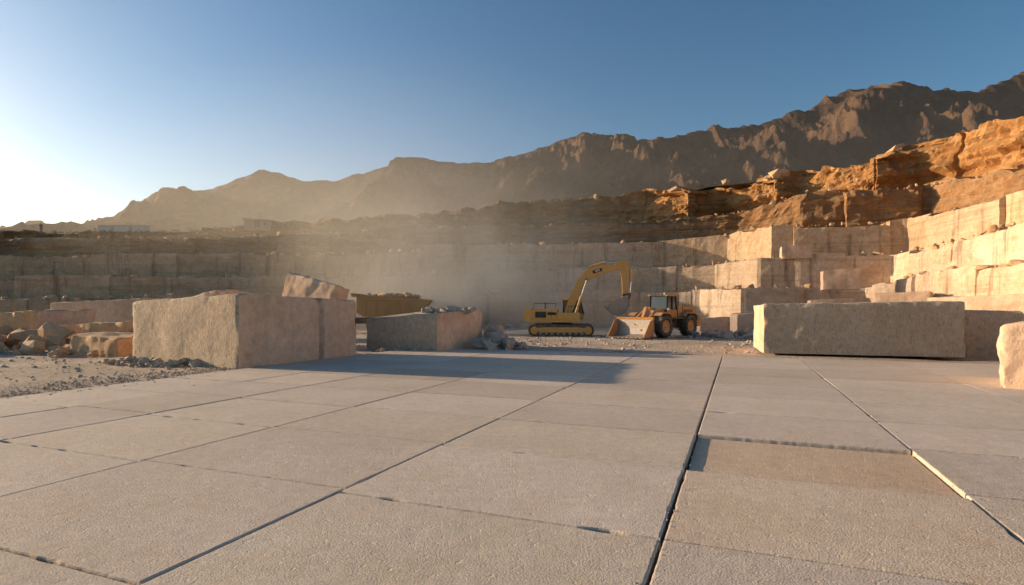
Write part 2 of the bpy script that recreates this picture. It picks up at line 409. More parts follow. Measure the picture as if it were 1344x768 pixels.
for k, (a, b, d, z0, zt) in enumerate([((19.5, 36), (23.5, 33.5), 3, -.1, 2.2), ((22.6, 31), (25.5, 26.8), 3, -.1, 2.6), ((17, 43), (20.5, 42.4), 2.6, -.1, 1.6), ((21.5, 41), (24, 40), 2.6, -.1, 2.6), ((24.5, 38.5), (26.8, 36.5), 3, -.1, 3.0), ((15.2, 46), (17.5, 45.6), 2, -.1, 1.2), ((21, 29.5), (22.8, 28.2), 2, -.1, 1.6),
        ((24.6, 45), (27, 44), 2, 3.5, 5.0), ((31, 43), (31.3, 40), 2, 4.2, 5.2), ((25.5, 53.8), (28, 53), 1.5, 6.7, 7.9)]):
    stone_block('cut_stone_block', quadback(a, b, d), [zt, zt + .15, zt + .1, zt], z0, [BLOCKP, BLOCKP], 0.2, seed=20 + k, r1=.3, rough=.06)

# rubble
rn = random.Random(11)
it = heap(-12.0, 20.2, 1.6, .5, .25, 60, .12, .5, rn) + heap(-14.2, 21.4, 1.2, .7, .2, 30, .1, .4, rn)
rocks('rubble_pile', it, RUB, 1)
it = heap(-.6, 28.6, 1.4, 1.2, .7, 50, .2, .95, rn) + heap(-.9, 30.5, 1.0, .8, 1.0, 25, .3, 1.0, rn) + heap(-5.2, 27.1, 1.3, .35, .15, 40, .1, .35, rn)
rocks('rubble_pile', it, RUB, 2)
it = [(-3.2 + rn.uniform(-1.2, 1.3), 28.6 + rn.uniform(-.4, .6), 1.85 + rn.uniform(0, .12), rn.uniform(.15, .5)) for _ in range(34)]
rocks('rubble_on_block', it, RUB, 3)
it = heap(-24, 27.5, 4.5, 3.0, .9, 90, .3, 1.5, rn) + heap(-30, 33, 5, 3, 1.2, 110, .3, 2.0, rn) + heap(-18.5, 25.5, 2.5, 1.4, .2, 60, .1, .5, rn)
rocks('rubble_pile', it, RUBO, 4)
it = heap(20.5, 33, 3, 4, .5, 90, .2, .9, rn) + heap(23, 27, 1.5, 2, .6, 60, .2, 1.0, rn) + heap(17.5, 41, 5, 3, .5, 160, .15, .9, rn) + heap(26, 40, 2, 5, 1.2, 90, .3, 1.3, rn)
rocks('rubble_pile', it, RUB, 5)
it = []
for _ in range(3000):
    x = rn.uniform(-30, 4); y = rn.uniform(16, 40)
    if inpave(x, y, -.3): continue
    it.append((x, y, -0.03, .04 * (4.5 ** (rn.random() ** 2.8))))
for _ in range(1400):
    c = -15.4 + rn.gauss(-.9, .8); t = rn.uniform(4, 15); x, y = xy(c, t); it.append((x, y, -.01 if c > -15.4 else -.03, rn.uniform(.02, .07)))
for _ in range(1100):
    it.append((rn.uniform(-2, 26), rn.uniform(26, 42), -0.03, .05 * (5 ** (rn.random() ** 2.5))))
for _ in range(110):
    c = rn.choice([-0.62, 2.27]) + rn.gauss(0.02, .05); t = rn.uniform(4, 15); x, y = xy(c, t); it.append((x, y, 0.003, rn.uniform(.008, .022)))
rocks('gravel', it, RUB, 6)

# ---------------------------------------------------------------- quarry benches
def bench(name, pts, mat, seed, rough=.12, batter=.03, bw=(2.2, 5.5), jog=.5, dzj=.25, back=9, rows=9, rag=0.0, step=.42, natural=0.0, tint=(.82, 1.12), tf=None):
    rn = random.Random(seed); so = Vector((seed * 11.1, seed * 4.3, 0))
    P = [Vector(p[:2]) for p in pts]; S = [0]
    for a, b in zip(P, P[1:]): S.append(S[-1] + (b - a).length)
    L = S[-1]
    def at(s):
        i = 0
        while i < len(P) - 2 and s > S[i + 1]: i += 1
        f = (s - S[i]) / (S[i + 1] - S[i])
        return P[i].lerp(P[i + 1], f), pts[i][2] * (1 - f) + pts[i + 1][2] * f, pts[i][3] * (1 - f) + pts[i + 1][3] * f
    bks = []; s = 0
    while s < L:
        w = rn.uniform(*bw); bks.append((s, min(L, s + w), rn.uniform(-jog, jog) * (1 if rn.random() < .7 else 2.5), rn.uniform(-dzj, dzj) * (1 if rn.random() < .75 else 2.5) - (rn.uniform(.5, 1.2) * rag if rn.random() < .3 else 0), rn.uniform(*tint), rn.random())); s += w
    vs, fs, tn = [], [], []; prev = None
    TR = [(0.12, -0.0), (0.5, 0.02), (2, .1), (back, .15)]
    nr = rows + 1 + len(TR)
    for (s0, s1, jo, dz, ti, rr) in bks:
        n = max(2, int((s1 - s0) / step))
        for k in range(n + 1):
            s = s0 + (s1 - s0) * k / n
            s = min(max(s, s0 + .012), s1 - .012)
            p, zt, zb = at(s); e = 1.2
            d = (at(min(L, s + e))[0] - at(max(0, s - e))[0]).normalized(); nn = Vector((d.y, -d.x))
            zt += dz + .12 * noise.noise(Vector((p.x * .7, p.y * .7, seed))) - .5 * max(0, noise.noise(Vector((p.x * .8, p.y * .8, seed + 5))) - .35)
            if rag: zt += rag * .8 * noise.fractal(Vector((p.x * .35, p.y * .35, seed)), 1, 2, 5)
            h = zt - zb; ed = min(s - s0, s1 - s)
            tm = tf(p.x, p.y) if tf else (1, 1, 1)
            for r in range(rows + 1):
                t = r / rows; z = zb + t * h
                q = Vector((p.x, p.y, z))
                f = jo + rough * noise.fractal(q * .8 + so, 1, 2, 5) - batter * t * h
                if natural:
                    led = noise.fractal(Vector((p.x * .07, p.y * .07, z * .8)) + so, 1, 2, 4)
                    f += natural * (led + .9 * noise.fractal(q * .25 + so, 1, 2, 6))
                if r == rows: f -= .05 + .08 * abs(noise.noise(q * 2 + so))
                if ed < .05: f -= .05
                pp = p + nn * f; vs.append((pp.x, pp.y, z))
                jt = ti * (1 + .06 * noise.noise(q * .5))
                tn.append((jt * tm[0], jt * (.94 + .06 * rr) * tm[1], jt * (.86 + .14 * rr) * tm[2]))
            for (bk, up) in TR:
                pp = p + nn * (f - bk); vs.append((pp.x, pp.y, zt + up * (noise.noise(Vector((pp.x * .6, pp.y * .6, 0))) + .3))); tn.append((ti * .95 * tm[0], ti * .88 * tm[1], ti * .78 * tm[2]))
            cur = len(vs) - nr
            if prev is not None:
                for r in range(nr - 1): fs.append((prev + r, cur + r, cur + r + 1, prev + r + 1))
            prev = cur
    return mkobj(name, vs, fs, mat, tints=tn)
B1 = [(-90, 58, 2.9, -.4), (-52, 56, 2.9, -.4), (-42, 57, 3, -.4), (-15, 60, 3.3, -.4), (0, 62, 3.8, -.4), (15, 61, 4, -.4), (19, 58, 4, -.4), (20.5, 51, 3.8, -.4), (30, 48.5, 3.9, -.4), (30.5, 45, 4.3, -.4), (25.6, 28, 4.3, -.4), (24, 8, 4.3, -.4)]
B2 = [(-90, 63, 5.2, 2), (-50, 61, 5.2, 2), (-20, 64, 5.6, 2.4), (0, 65.5, 6.4, 2.6), (16, 64.5, 6.6, 2.8), (21.5, 61, 6.8, 2.8), (23.5, 54.5, 6.9, 2.8), (34, 51, 6.9, 2.8), (28.6, 31.3, 6.9, 3.2), (27, 8, 6.9, 3.2)]
B3 = [(-95, 68, 7.8, 4.2), (-50, 66, 8, 4.2), (-20, 68.5, 8.7, 4.6), (0, 70, 9.8, 5.4), (18, 68.5, 10, 5.6), (24.5, 65, 10.3, 5.6), (26.6, 58.5, 10.5, 5.8), (38, 55, 10.5, 5.8), (36, 40, 10.2, 5.8), (32, 8, 10.2, 5.8)]
B4 = [(-100, 75, 11.0, 6.8), (-40, 74, 11.2, 7), (-15, 75, 12.4, 7.6), (5, 75, 13, 8.6), (20, 74, 13.4, 9), (28, 71, 14, 9), (32.5, 64, 15.2, 9.4), (44, 60.5, 15.2, 9.4), (43.5, 45, 13.4, 9.4), (39, 8, 13.4, 9.4)]
B5 = [(-170, 108, 16.2, 10), (-92, 101, 15.8, 10), (-66, 98, 15.6, 10), (-47, 92, 15.2, 10), (-30, 84, 14.9, 10), (-8, 80, 15.9, 11), (3, 80, 17.2, 11.8), (12, 83, 18.6, 12), (19, 84, 19.6, 12), (24, 77, 18.8, 12.6), (28, 81, 20.2, 12.6), (34, 73, 19.4, 13), (38, 75, 20.2, 13), (42, 66, 19.2, 13), (47, 66, 21.6, 13), (48, 54, 20.2, 12.0), (51, 50, 20.8, 11.4), (47, 38, 18.5, 11.4), (46, 8, 19, 11.4)]
def lerp3(k, a, b): return tuple(a[i] * (1 - k) + b[i] * k for i in range(3))
def tf1(x, y): return lerp3(min(1, max(0, (x + 22) / 36)), (.82, .72, .64), (1, 1, 1))
def tf4(x, y):
    k = min(1, max(0, (x - 12) / 18)); return (1 + .1 * k, 1 - .03 * k, 1 - .22 * k)
def tf3(x, y):
    if x < 12: return lerp3(min(1, max(0, (x + 22) / 34)), (.78, .68, .59), (.95, .92, .88))
    return lerp3(min(1, max(0, (x - 12) / 15)), (.95, .92, .88), (1, .95, .86))
bench('quarry_bench', B1, MARBLE, 1, rough=.05, jog=.12, bw=(4, 9), dzj=.14, tint=(.88, 1.12), tf=tf1)
bench('quarry_bench', B2, MARBLE, 2, rough=.06, jog=.18, bw=(4, 10), dzj=.2, tint=(.88, 1.12), tf=tf1)
bench('quarry_bench', B3, MARBLE, 3, rough=.12, jog=.3, bw=(4, 12), dzj=.25, tf=tf3)
bench('quarry_bench', B4, STRATA, 4, rough=.3, jog=.4, bw=(5, 14), batter=.08, rag=.5, natural=.5, rows=16, tf=tf4)
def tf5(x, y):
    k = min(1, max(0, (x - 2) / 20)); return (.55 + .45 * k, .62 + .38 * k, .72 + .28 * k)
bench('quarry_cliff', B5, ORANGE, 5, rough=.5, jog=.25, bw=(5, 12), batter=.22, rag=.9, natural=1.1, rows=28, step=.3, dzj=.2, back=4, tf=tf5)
it = []
for B, dd in ((B1, 1.6), (B2, 1.8), (B3, 2.5), (B4, 3)):
    for a, b in zip(B, B[1:]):
        Lk = math.hypot(b[0] - a[0], b[1] - a[1]); d = Vector((b[0] - a[0], b[1] - a[1])).normalized(); nn = Vector((d.y, -d.x))
        for _ in range(int(Lk * 2.4)):
            f = rn.random(); bk = rn.uniform(.2, dd); s = .12 * (7 ** (rn.random() ** 2.2))
            it.append((a[0] + (b[0] - a[0]) * f - nn.x * bk, a[1] + (b[1] - a[1]) * f - nn.y * bk, a[2] + (b[2] - a[2]) * f + s * .2, s))
rocks('bench_debris', it, RUBO, 8)
it = []
for a, b in zip(B1, B1[1:]):
    Lk = math.hypot(b[0] - a[0], b[1] - a[1]); d = Vector((b[0] - a[0], b[1] - a[1])).normalized(); nn = Vector((d.y, -d.x))
    for _ in range(int(Lk * 3)):
        f = rn.random(); bk = abs(rn.gauss(0, 1.3)) + .3; s = .15 * (6 ** (rn.random() ** 2))
        it.append((a[0] + (b[0] - a[0]) * f + nn.x * bk, a[1] + (b[1] - a[1]) * f + nn.y * bk, s * .2, s))
rocks('talus_debris', it, RUB, 9)

# plateau behind the rim
vs, fs = [], []
cols = []
for a, b in zip(B5, B5[1:]):
    n = max(1, int(math.hypot(b[0] - a[0], b[1] - a[1]) / 1.5))
    for k in range(n): f = k / n; cols.append((a[0] + (b[0] - a[0]) * f, a[1] + (b[1] - a[1]) * f, a[2] + (b[2] - a[2]) * f))
cols.append(B5[-1][:3])
bd = [2.4, 4, 7, 12, 25, 60, 150, 420, 900]
for (x, y, z) in cols:
    r = Vector((x, y - 10)).normalized()
    for d in bd:
        X, Y = x + r.x * d, y + r.y * d
        zz = z - .35 + (.7 * noise.fractal(Vector((X * .12, Y * .12, 3)), 1, 2, 4) if d > 2.5 else 0)
        zz += -min(d, 60) * .03
        if d > 500: zz = -2
        vs.append((X, Y, zz))
nb = len(bd)
for i in range(len(cols) - 1):
    for k in range(nb - 1): fs.append((i * nb + k, (i + 1) * nb + k, (i + 1) * nb + k + 1, i * nb + k + 1))
mkobj('plateau_terrain', vs, fs, SOIL, None, True)

# ---------------------------------------------------------------- mountains
prof = [(-900, 330), (-300, 322), (60, 312), (100, 302), (165, 282), (230, 262), (300, 240), (345, 222), (372, 228), (395, 237), (440, 236), (500, 219), (540, 205), (580, 212), (640, 214), (700, 198), (740, 182), (775, 172), (800, 178), (850, 182), (890, 176), (930, 166), (970, 166), (1010, 158), (1035, 147), (1070, 138), (1100, 119), (1150, 113), (1190, 107), (1230, 117), (1290, 116), (1344, 93), (1420, 80), (1600, 130), (1900, 190), (2600, 300)]
YR = 1250.0
px2x = lambda p: (p - 672) / 747 * YR
HP = [(px2x(p), 2 + (405 - y) / 747 * YR) for p, y in prof]
def Hr0(x):
    if x <= HP[0][0]: return HP[0][1]
    for (a, ha), (b, hb) in zip(HP, HP[1:]):
        if x <= b:
            t = (x - a) / (b - a); return ha + (hb - ha) * t
    return HP[-1][1]
_hc = {}
def Hr(x):
    if x not in _hc: _hc[x] = (Hr0(x - 10) + 2 * Hr0(x) + Hr0(x + 10)) / 4 + (3.5 + 8.5 * min(1, max(0, x / 500))) * noise.fractal(Vector((x * .03, 0, 5)), .7, 2, 5)
    return _hc[x]
def mz(x, y):
    h = Hr(x)
    craggy = min(1, max(.15, (x + 300) / 900))
    if y < YR:
        d = (YR - y) / 850.0
        if d > 1: return -5
        wx = x + 90 * noise.noise(Vector((x * .002, y * .002, 9))) + (YR - y) * .15
        rg = noise.ridged_multi_fractal(Vector((wx * .0048, y * .0020, 1.3)), .8, 2.1, 7, 1.0, 2.0)
        r2 = noise.fractal(Vector((x * .012, y * .012, 2)), .7, 2, 6)
        k = min(1, d * 4)
        z = h * ((1 - d) ** 1.25 + k * (1 - d) ** .7 * .34 * (rg - 1.45)) + r2 * 12 * min(1, d * 4)
        cr = noise.ridged_multi_fractal(Vector((x * .013, y * .010, 4)), .6, 2, 5, 1, 2)
        z += (cr - 1.4) * 20 * min(1, d * 5) * craggy * (1 - d)
        return max(-5, min(z, h * y / YR + 1) if d < .3 else z)
    d = (y - YR) / 700.0
    return max(-5, h * (1 - d))
xs = [-1700 + i * 14 for i in range(50)] + [-1000 + i * 5.5 for i in range(437)] + [1405 + i * 18 for i in range(60)]
ys = [400 + i * 14 for i in range(30)] + [820 + i * 5.4 for i in range(80)] + [1254 + i * 60 for i in range(12)]
grid('mountains', xs, ys, mz, MOUNT, smooth=False)

# ---------------------------------------------------------------- shrubs
def shrubs(name, items, seed):
    rn = random.Random(seed); vs, fs = [], []
    for (x, y, z, s) in items:
        for _ in range(60):
            a = rn.uniform(0, 6.28); r = s * rn.random() ** .5; hh = s * .8 * rn.random()
            c = Vector((x + math.cos(a) * r, y + math.sin(a) * r, z + hh * (1.2 - r / s)))
            u = Vector((rn.gauss(0, 1), rn.gauss(0, 1), rn.gauss(0, 1))).normalized() * s * .16; w = Vector((rn.gauss(0, 1), rn.gauss(0, 1), rn.gauss(0, 1))).normalized() * s * .12
            k = len(vs); vs += [tuple(c - u), tuple(c + w), tuple(c + u), tuple(c - w)]; fs.append((k, k + 1, k + 2, k + 3))
    return mkobj(name, vs, fs, LEAF)
LEAF = simple('dry_shrub_leaf', (0.10, 0.085, 0.04), 0.9)
it = []
for (x, y, z) in cols:
    for _ in range(3 if x < 10 else 1):
        if rn.random() < (.75 if x < 10 else .5):
            d = rn.uniform(-.5, 3); r = Vector((x, y - 10)).normalized(); it.append((x + r.x * d + rn.uniform(-.8, .8), y + r.y * d, z - .5, .2 + .8 * rn.random() ** 2))
shrubs('shrubs', it, 4)

# rim objects
def rimpt(px, D): return (px - 672) / 747 * D
for px, w in ((138, 2.2), (160, 2.6), (182, 2.2)):
    e = empty('site_container', (rimpt(px, 99), 99.5, 15.2), .1)
    box('body', -w / 2, w / 2, -.8, .8, 0.15, 1.15, WHITE, e, .04); box('lid', -w / 2 - .06, w / 2 + .06, -.86, .86, 1.153, 1.25, HUT, e, .02); box('skids', -w / 2 + .2, w / 2 - .2, -.5, .5, -.5, .147, DARK, e, 0)
e = empty('site_hut', (rimpt(339, 88), 88.5, 14.5), .1, .9)
box('walls', -2.2, 2.2, -1.2, 1.2, -.6, 1.15, HUT, e, .02); prism('roof', [(-2.4, 1.16), (2.4, 1.16), (2.4, 1.3), (-2.4, 1.45)], -1.4, 1.4, HUT, e, 0.01)
box('door', -.4, .4, -1.24, -1.203, 0, 1.1, DARK, e, 0); box('window', 1.0, 1.5, -1.23, -1.203, .4, .8, DARK, e, 0)
rocks('ridge_boulder', [(36, 76.5, 19.9, 2.2), (34.8, 77, 19.4, 1.4)], RUBO, 31)
rocks('ridge_boulder', [(46.5, 69, 20.9, 2.2), (45.0, 69, 20.3, 1.5)], RUBO, 32)
rocks('ridge_boulder', [(40.5, 74, 19.3, 1.3), (23, 81, 18.9, 1.5), (30, 80, 19.8, 1.1), (12.5, 84.5, 18.3, 1.2)], RUBO, 33)

# ---------------------------------------------------------------- excavator (faces +X)
E = empty('excavator', (3.75, 42.9, -0.03), R(-7))
for sy in (-1.3, 1.3):
    nm = 'track_' + ('near' if sy < 0 else 'far')
    r = .40; L = 1.95; loop = []
    for i in range(14): a = -math.pi / 2 + math.pi * i / 13; loop.append((L + r * math.cos(a), .43 + r * math.sin(a)))
    for i in range(14): a = math.pi / 2 + math.pi * i / 13; loop.append((-L + r * math.cos(a), .43 + r * math.sin(a)))
    prism(nm + '_belt', loop, sy - .22, sy + .22, DARK, E, 0)
    per = []; n = len(loop)
    for i in range(n):
        a = Vector(loop[i]); b = Vector(loop[(i + 1) % n]); m = max(1, int((b - a).length / .17))
        for k in range(m): per.append(a.lerp(b, (k + .5) / m) if m > 1 else a.lerp(b, .5))
    vs, fs = [], []; last = None
    for p in per:
        if last is not None and (p - last).length < .12: continue
        last = p
        c = Vector((max(-L, min(L, p.x)), .43)); d = (p - c).normalized(); t = Vector((-d.y, d.x))
        k = len(vs)
        for yy in (sy - .32, sy + .32):
            for (u, w) in ((-.075, -.01), (.075, -.01), (.075, .03), (.03, .07), (-.0, .035), (-.075, .03)):
                q = p + t * u + d * w; vs.append((q.x, yy, q.y))
        fs += [tuple(range(k, k + 6)), tuple(range(k + 11, k + 5, -1))] + [(k + i, k + (i + 1) % 6, k + 6 + (i + 1) % 6, k + 6 + i) for i in range(6)]
    mkobj(nm + '_shoes', vs, fs, DARK, E)
    sd = -.24 if sy < 0 else .24
    prism(nm + '_frame', [(-1.6, .28), (1.6, .28), (1.7, .6), (1.2, .66), (-1.2, .66), (-1.7, .6)], sy + sd - .04, sy + sd + .04, YEL, E, .02)
    for i in range(8): rod(nm + '_roller', (-1.5 + i * .43, sy - .27, .2), (-1.5 + i * .43, sy + .27, .2), .11, STEEL, E)
    for xx in (-L, L): rod(nm + '_sprocket', (xx, sy - .27, .43), (xx, sy + .27, .43), .29, YEL, E, 16)
box('undercarriage', -1.1, 1.1, -1.05, 1.05, .45, .82, DARK, E, .05)
rod('slew_ring', (0, 0, .8), (0, 0, 1.0), .75, DARK, E, 24)
box('deck', -2.3, 1.45, -1.35, 1.35, 1.0, 1.2, YEL, E, .04)
prism('engine_cover', [(-2.2, 1.2), (-.3, 1.2), (-.3, 1.98), (-1.9, 2.02), (-2.2, 1.9)], -1.28, 1.28, YEL, E, .06)
prism('counterweight', [(-2.15, 1.0), (-2.65, 1.08), (-2.78, 1.35), (-2.76, 1.85), (-2.6, 2.0), (-2.2, 2.03)], -1.32, 1.32, YEL, E, .08)
box('side_box', -.28, 1.35, -1.3, -.5, 1.2, 1.72, YEL, E, .04)
box('side_grille', -1.9, -1.1, -1.30, -1.283, 1.35, 1.8, BLACK, E, 0)
for i in range(5): box('grille_bar', -1.9, -1.1, -1.315, -1.302, 1.38 + i * .09, 1.41 + i * .09, DARK, E, 0)
box('panel_seam', -.72, -.70, -1.29, -1.283, 1.22, 1.95, BLACK, E, 0)
box('decal_stripe', -1.0, -.36, -1.292, -1.283, 1.55, 1.75, BLACK, E, 0)
rod('exhaust', (-1.3, .5, 2.0), (-1.3, .5, 2.5), .07, DARK, E)
for (a, b) in (((-2.0, -1.2, 2.0), (-2.0, -1.2, 2.4)), ((-.4, -1.2, 2.0), (-.4, -1.2, 2.4)), ((-2.0, -1.2, 2.4), (-.4, -1.2, 2.4)), ((1.3, -1.25, 1.7), (1.3, -1.25, 2.2)), ((.5, -1.25, 1.7), (.5, -1.25, 2.2)), ((.5, -1.25, 2.2), (1.3, -1.25, 2.2))): rod('handrail', a, b, .02, BLACK, E, 6)
prism('cab_glass', [(.12, 1.25), (1.55, 1.25), (1.65, 1.8), (1.35, 2.7), (.12, 2.7)], .36, 1.24, GLASS, E, .03)
prism('cab_roof', [(.02, 2.68), (1.42, 2.68), (1.36, 2.82), (.08, 2.84)], .32, 1.28, YEL, E, .03)
prism('cab_base', [(.06, 1.2), (1.62, 1.2), (1.68, 1.62), (.06, 1.62)], .33, 1.27, YEL, E, .03)
for yy in (.35, 1.25):
    for (a, b) in (((.1, 1.6), (.1, 2.7)), ((.75, 1.6), (.75, 2.7)), ((1.66, 1.6), (1.38, 2.7))): rod('cab_pillar', (a[0], yy, a[1]), (b[0], yy, b[1]), .045, BLACK, E, 8)
boom = [(.15, 1.55), (.6, 1.35), (1.25, 2.9), (1.95, 4.05), (2.9, 4.62), (4.6, 5.0), (4.62, 5.3), (3.0, 5.2), (1.75, 4.85), (1.15, 4.1), (.5, 2.7)]
prism('boom', boom, -.24, .24, YEL, E, .035)
prism('boom_decal', [(2.35, 4.62), (3.0, 4.83), (2.98, 5.05), (2.28, 4.84)], -.247, -.2412, BLACK, E, 0)
prism('boom_decal_letters', [(2.5, 4.74), (2.85, 4.85), (2.83, 4.96), (2.47, 4.85)], -.252, -.2475, WHITE, E, 0)
prism('stick', [(3.95, 5.35), (4.15, 5.5), (4.75, 5.55), (5.0, 5.2), (4.95, 4.2), (4.72, 2.75), (4.52, 2.75), (4.45, 4.3), (4.3, 4.95)], -.17, .17, YEL, E, .03)
for yy in (-.36, .36):
    rod('boom_cylinder', (1.0, yy, 1.5), (1.45, yy, 2.9), .1, YEL, E); rod('boom_cylinder_rod', (1.45, yy, 2.9), (1.85, yy, 4.15), .055, CHROME, E)
    rod('boom_pin', (1.85, -.4, 4.2), (1.85, .4, 4.2), .07, DARK, E)
rod('stick_cylinder', (2.1, 0, 5.15), (3.3, 0, 5.5), .1, YEL, E); rod('stick_cylinder_rod', (3.3, 0, 5.5), (4.05, 0, 5.48), .055, CHROME, E)
prism('cylinder_bracket', [(1.9, 4.9), (2.3, 5.0), (2.15, 5.25)], -.15, .15, YEL, E, .01)
rod('bucket_cylinder', (5.05, 0, 5.0), (5.12, 0, 4.0), .085, YEL, E); rod('bucket_cylinder_rod', (5.12, 0, 4.0), (5.05, 0, 3.15), .05, CHROME, E)
prism('bucket_link', [(4.5, 3.1), (5.1, 3.2), (5.1, 3.05), (4.5, 2.95)], -.22, .22, DARK, E, .01)
prism('bucket_link_lower', [(5.0, 3.15), (5.12, 3.15), (5.0, 2.6), (4.85, 2.6)], -.14, .14, DARK, E, .01)
arc = [(4.95, 2.7), (4.98, 2.2), (4.75, 1.75), (4.3, 1.5), (3.75, 1.55), (3.35, 1.95)]
inn = [(3.42, 2.0), (3.8, 1.64), (4.28, 1.6), (4.67, 1.82), (4.88, 2.22), (4.85, 2.66)]
prism('bucket_shell', arc + inn, -.62, .62, STEEL, E, 0)
for yy in (-.62, .585): prism('bucket_side', [(4.92, 2.72), (4.93, 2.2), (4.7, 1.8), (4.28, 1.56), (3.78, 1.6), (3.38, 1.98), (3.6, 2.35), (4.3, 2.75)], yy, yy + .035, STEEL, E, 0)
prism('bucket_ears', [(4.3, 2.55), (4.98, 2.6), (4.9, 2.85), (4.45, 2.88)], -.25, .25, STEEL, E, .01)
for i in range(5): yy = -.55 + i * .275; prism('bucket_tooth', [(3.42, 1.9), (3.5, 2.0), (3.22, 2.25), (3.18, 2.2)], yy - .05, yy + .05, STEEL, E, 0)

# ---------------------------------------------------------------- wheel loader (faces +X local)
W = empty('wheel_loader', (10.95, 41.3, -0.03), R(222))
for xx in (-1.6, 1.6):
    for yy in (-1.08, 1.08): wheel('wheel', xx, yy, .8, .8, .62, W, ORG)
    rod('axle', (xx, -1.1, .8), (xx, 1.1, .8), .2, DARK, W)
prism('rear_frame', [(-2.9, .75), (-.3, .65), (-.3, 1.25), (-2.9, 1.3)], -.65, .65, DARK, W, .04)
prism('engine_hood', [(-3.15, 1.3), (-.75, 1.3), (-.75, 2.25), (-2.9, 2.12), (-3.15, 1.95)], -.78, .78, ORG, W, .07)
prism('rear_counterweight', [(-3.5, .75), (-2.8, .7), (-2.8, 1.3), (-3.15, 1.5), (-3.45, 1.4)], -1.1, 1.1, ORG, W, .07)
box('hood_grille', -2.7, -1.5, .782, .8, 1.5, 1.95, BLACK, W, 0); box('hood_grille', -2.7, -1.5, -.8, -.782, 1.5, 1.95, BLACK, W, 0)
for i in range(5):
    for s in (-1, 1): box('grille_bar', -2.7, -1.5, min(s * .803, s * .82), max(s * .803, s * .82), 1.53 + i * .09, 1.56 + i * .09, ORG, W, 0)
rod('exhaust', (-1.5, .3, 2.15), (-1.5, .3, 2.95), .07, DARK, W); rod('air_intake', (-1.9, -.35, 2.1), (-1.9, -.35, 2.6), .12, DARK, W)
for s in (-1, 1):
    y0, y1 = (.78, 1.35) if s > 0 else (-1.35, -.78)
    prism('rear_fender', [(-2.6, 1.2), (-2.45, 1.62), (-2.0, 1.75), (-1.1, 1.75), (-.75, 1.5), (-.8, 1.45), (-1.15, 1.68), (-2.0, 1.68), (-2.4, 1.55), (-2.52, 1.2)], y0, y1, ORG, W, .0)
    prism('front_fender', [(.8, 1.3), (.95, 1.62), (1.3, 1.75), (2.0, 1.75), (2.3, 1.6), (2.28, 1.54), (1.98, 1.68), (1.32, 1.68), (1.0, 1.56), (.87, 1.3)], y0, y1, ORG, W, .0)
    box('ladder_side', -.55, -.5, s * 1.2 - .02, s * 1.2 + .02, .5, 1.4, BLACK, W, 0); box('ladder_side', -.1, -.05, s * 1.2 - .02, s * 1.2 + .02, .5, 1.4, BLACK, W, 0)
    for k in range(3): box('ladder_step', -.499, -.101, s * 1.2 - .08, s * 1.2 + .08, .55 + k * .3, .58 + k * .3, BLACK, W, 0)
    rod('handrail', (-.75, s * 1.15, 1.45), (-.75, s * 1.15, 2.2), .02, BLACK, W, 6); rod('headlight', (.75, s * .95, 1.95), (.83, s * .95, 1.95), .1, WHITE, W)
    prism('lift_arm', [(.7, 1.75), (.75, 2.05), (1.5, 2.0), (2.9, 1.2), (3.5, .55), (3.35, .35), (2.6, .85), (1.4, 1.62)], s * .52 - .06, s * .52 + .06, ORG, W, .02)
    rod('lift_cylinder', (1.0, s * .42, .95), (1.9, s * .42, 1.2), .08, ORG, W); rod('lift_cylinder_rod', (1.9, s * .42, 1.2), (2.5, s * .42, 1.3), .045, CHROME, W)
box('cab_platform', -.8, .55, -1.25, 1.25, 1.3, 1.42, DARK, W, .02)
prism('cab_lower', [(-.72, 1.42), (.45, 1.42), (.6, 1.95), (-.72, 1.95)], -.72, .72, ORG, W, .03)
prism('cab_glass', [(-.68, 1.9), (.56, 1.9), (.48, 2.92), (-.6, 2.92)], -.68, .68, GLASS, W, .02)
prism('cab_roof', [(-.85, 2.92), (.68, 2.92), (.62, 3.08), (-.78, 3.1)], -.82, .82, ORG, W, .04)
for s in (-1, 1):
    for (a, b) in (((-.7, 1.9), (-.62, 2.93)), ((-.1, 1.9), (-.1, 2.93)), ((.57, 1.9), (.49, 2.93))): rod('cab_pillar', (a[0], s * .7, a[1]), (b[0], s * .7, b[1]), .045, BLACK, W, 8)
for yy in (-.6, -.3, .3, .6): box('work_light', .66, .74, yy - .07, yy + .07, 3.02, 3.14, WHITE, W, .01)
rod('beacon', (-.3, 0, 3.1), (-.3, 0, 3.26), .07, ORG, W)
prism('front_frame', [(.3, .65), (2.1, .6), (2.2, 1.1), (1.3, 1.95), (.75, 2.0), (.4, 1.4)], -.42, .42, ORG, W, .04)
prism('tilt_lever', [(1.9, 1.95), (2.15, 2.15), (2.55, 1.4), (2.75, .75), (2.6, .7), (2.3, 1.3)], -.1, .1, ORG, W, .02)
rod('tilt_cylinder', (1.0, 0, 1.95), (1.7, 0, 2.05), .09, ORG, W); rod('tilt_cylinder_rod', (1.7, 0, 2.05), (2.1, 0, 2.1), .05, CHROME, W)
rod('tilt_link', (2.7, 0, .8), (3.4, 0, .95), .07, DARK, W)
rod('arm_crosstube', (2.6, -.55, 1.15), (2.6, .55, 1.15), .12, ORG, W)
bs = [(3.3, 1.35), (3.28, .7), (3.45, .2), (3.8, .06), (4.6, .05), (4.6, .09), (3.85, .13), (3.55, .28), (3.38, .72), (3.4, 1.33)]
prism('bucket_shell', bs, -1.5, 1.5, STEEL, W, 0)
for yy in (-1.5, 1.46): prism('bucket_side', [(3.32, 1.33), (3.31, .7), (3.48, .22), (3.82, .075), (4.55, .07), (4.25, .5), (3.75, 1.2)], yy, yy + .04, ORG, W, 0)
prism('bucket_top_lip', [(3.25, 1.3), (3.45, 1.3), (3.5, 1.42), (3.28, 1.45)], -1.5, 1.5, ORG, W, 0)
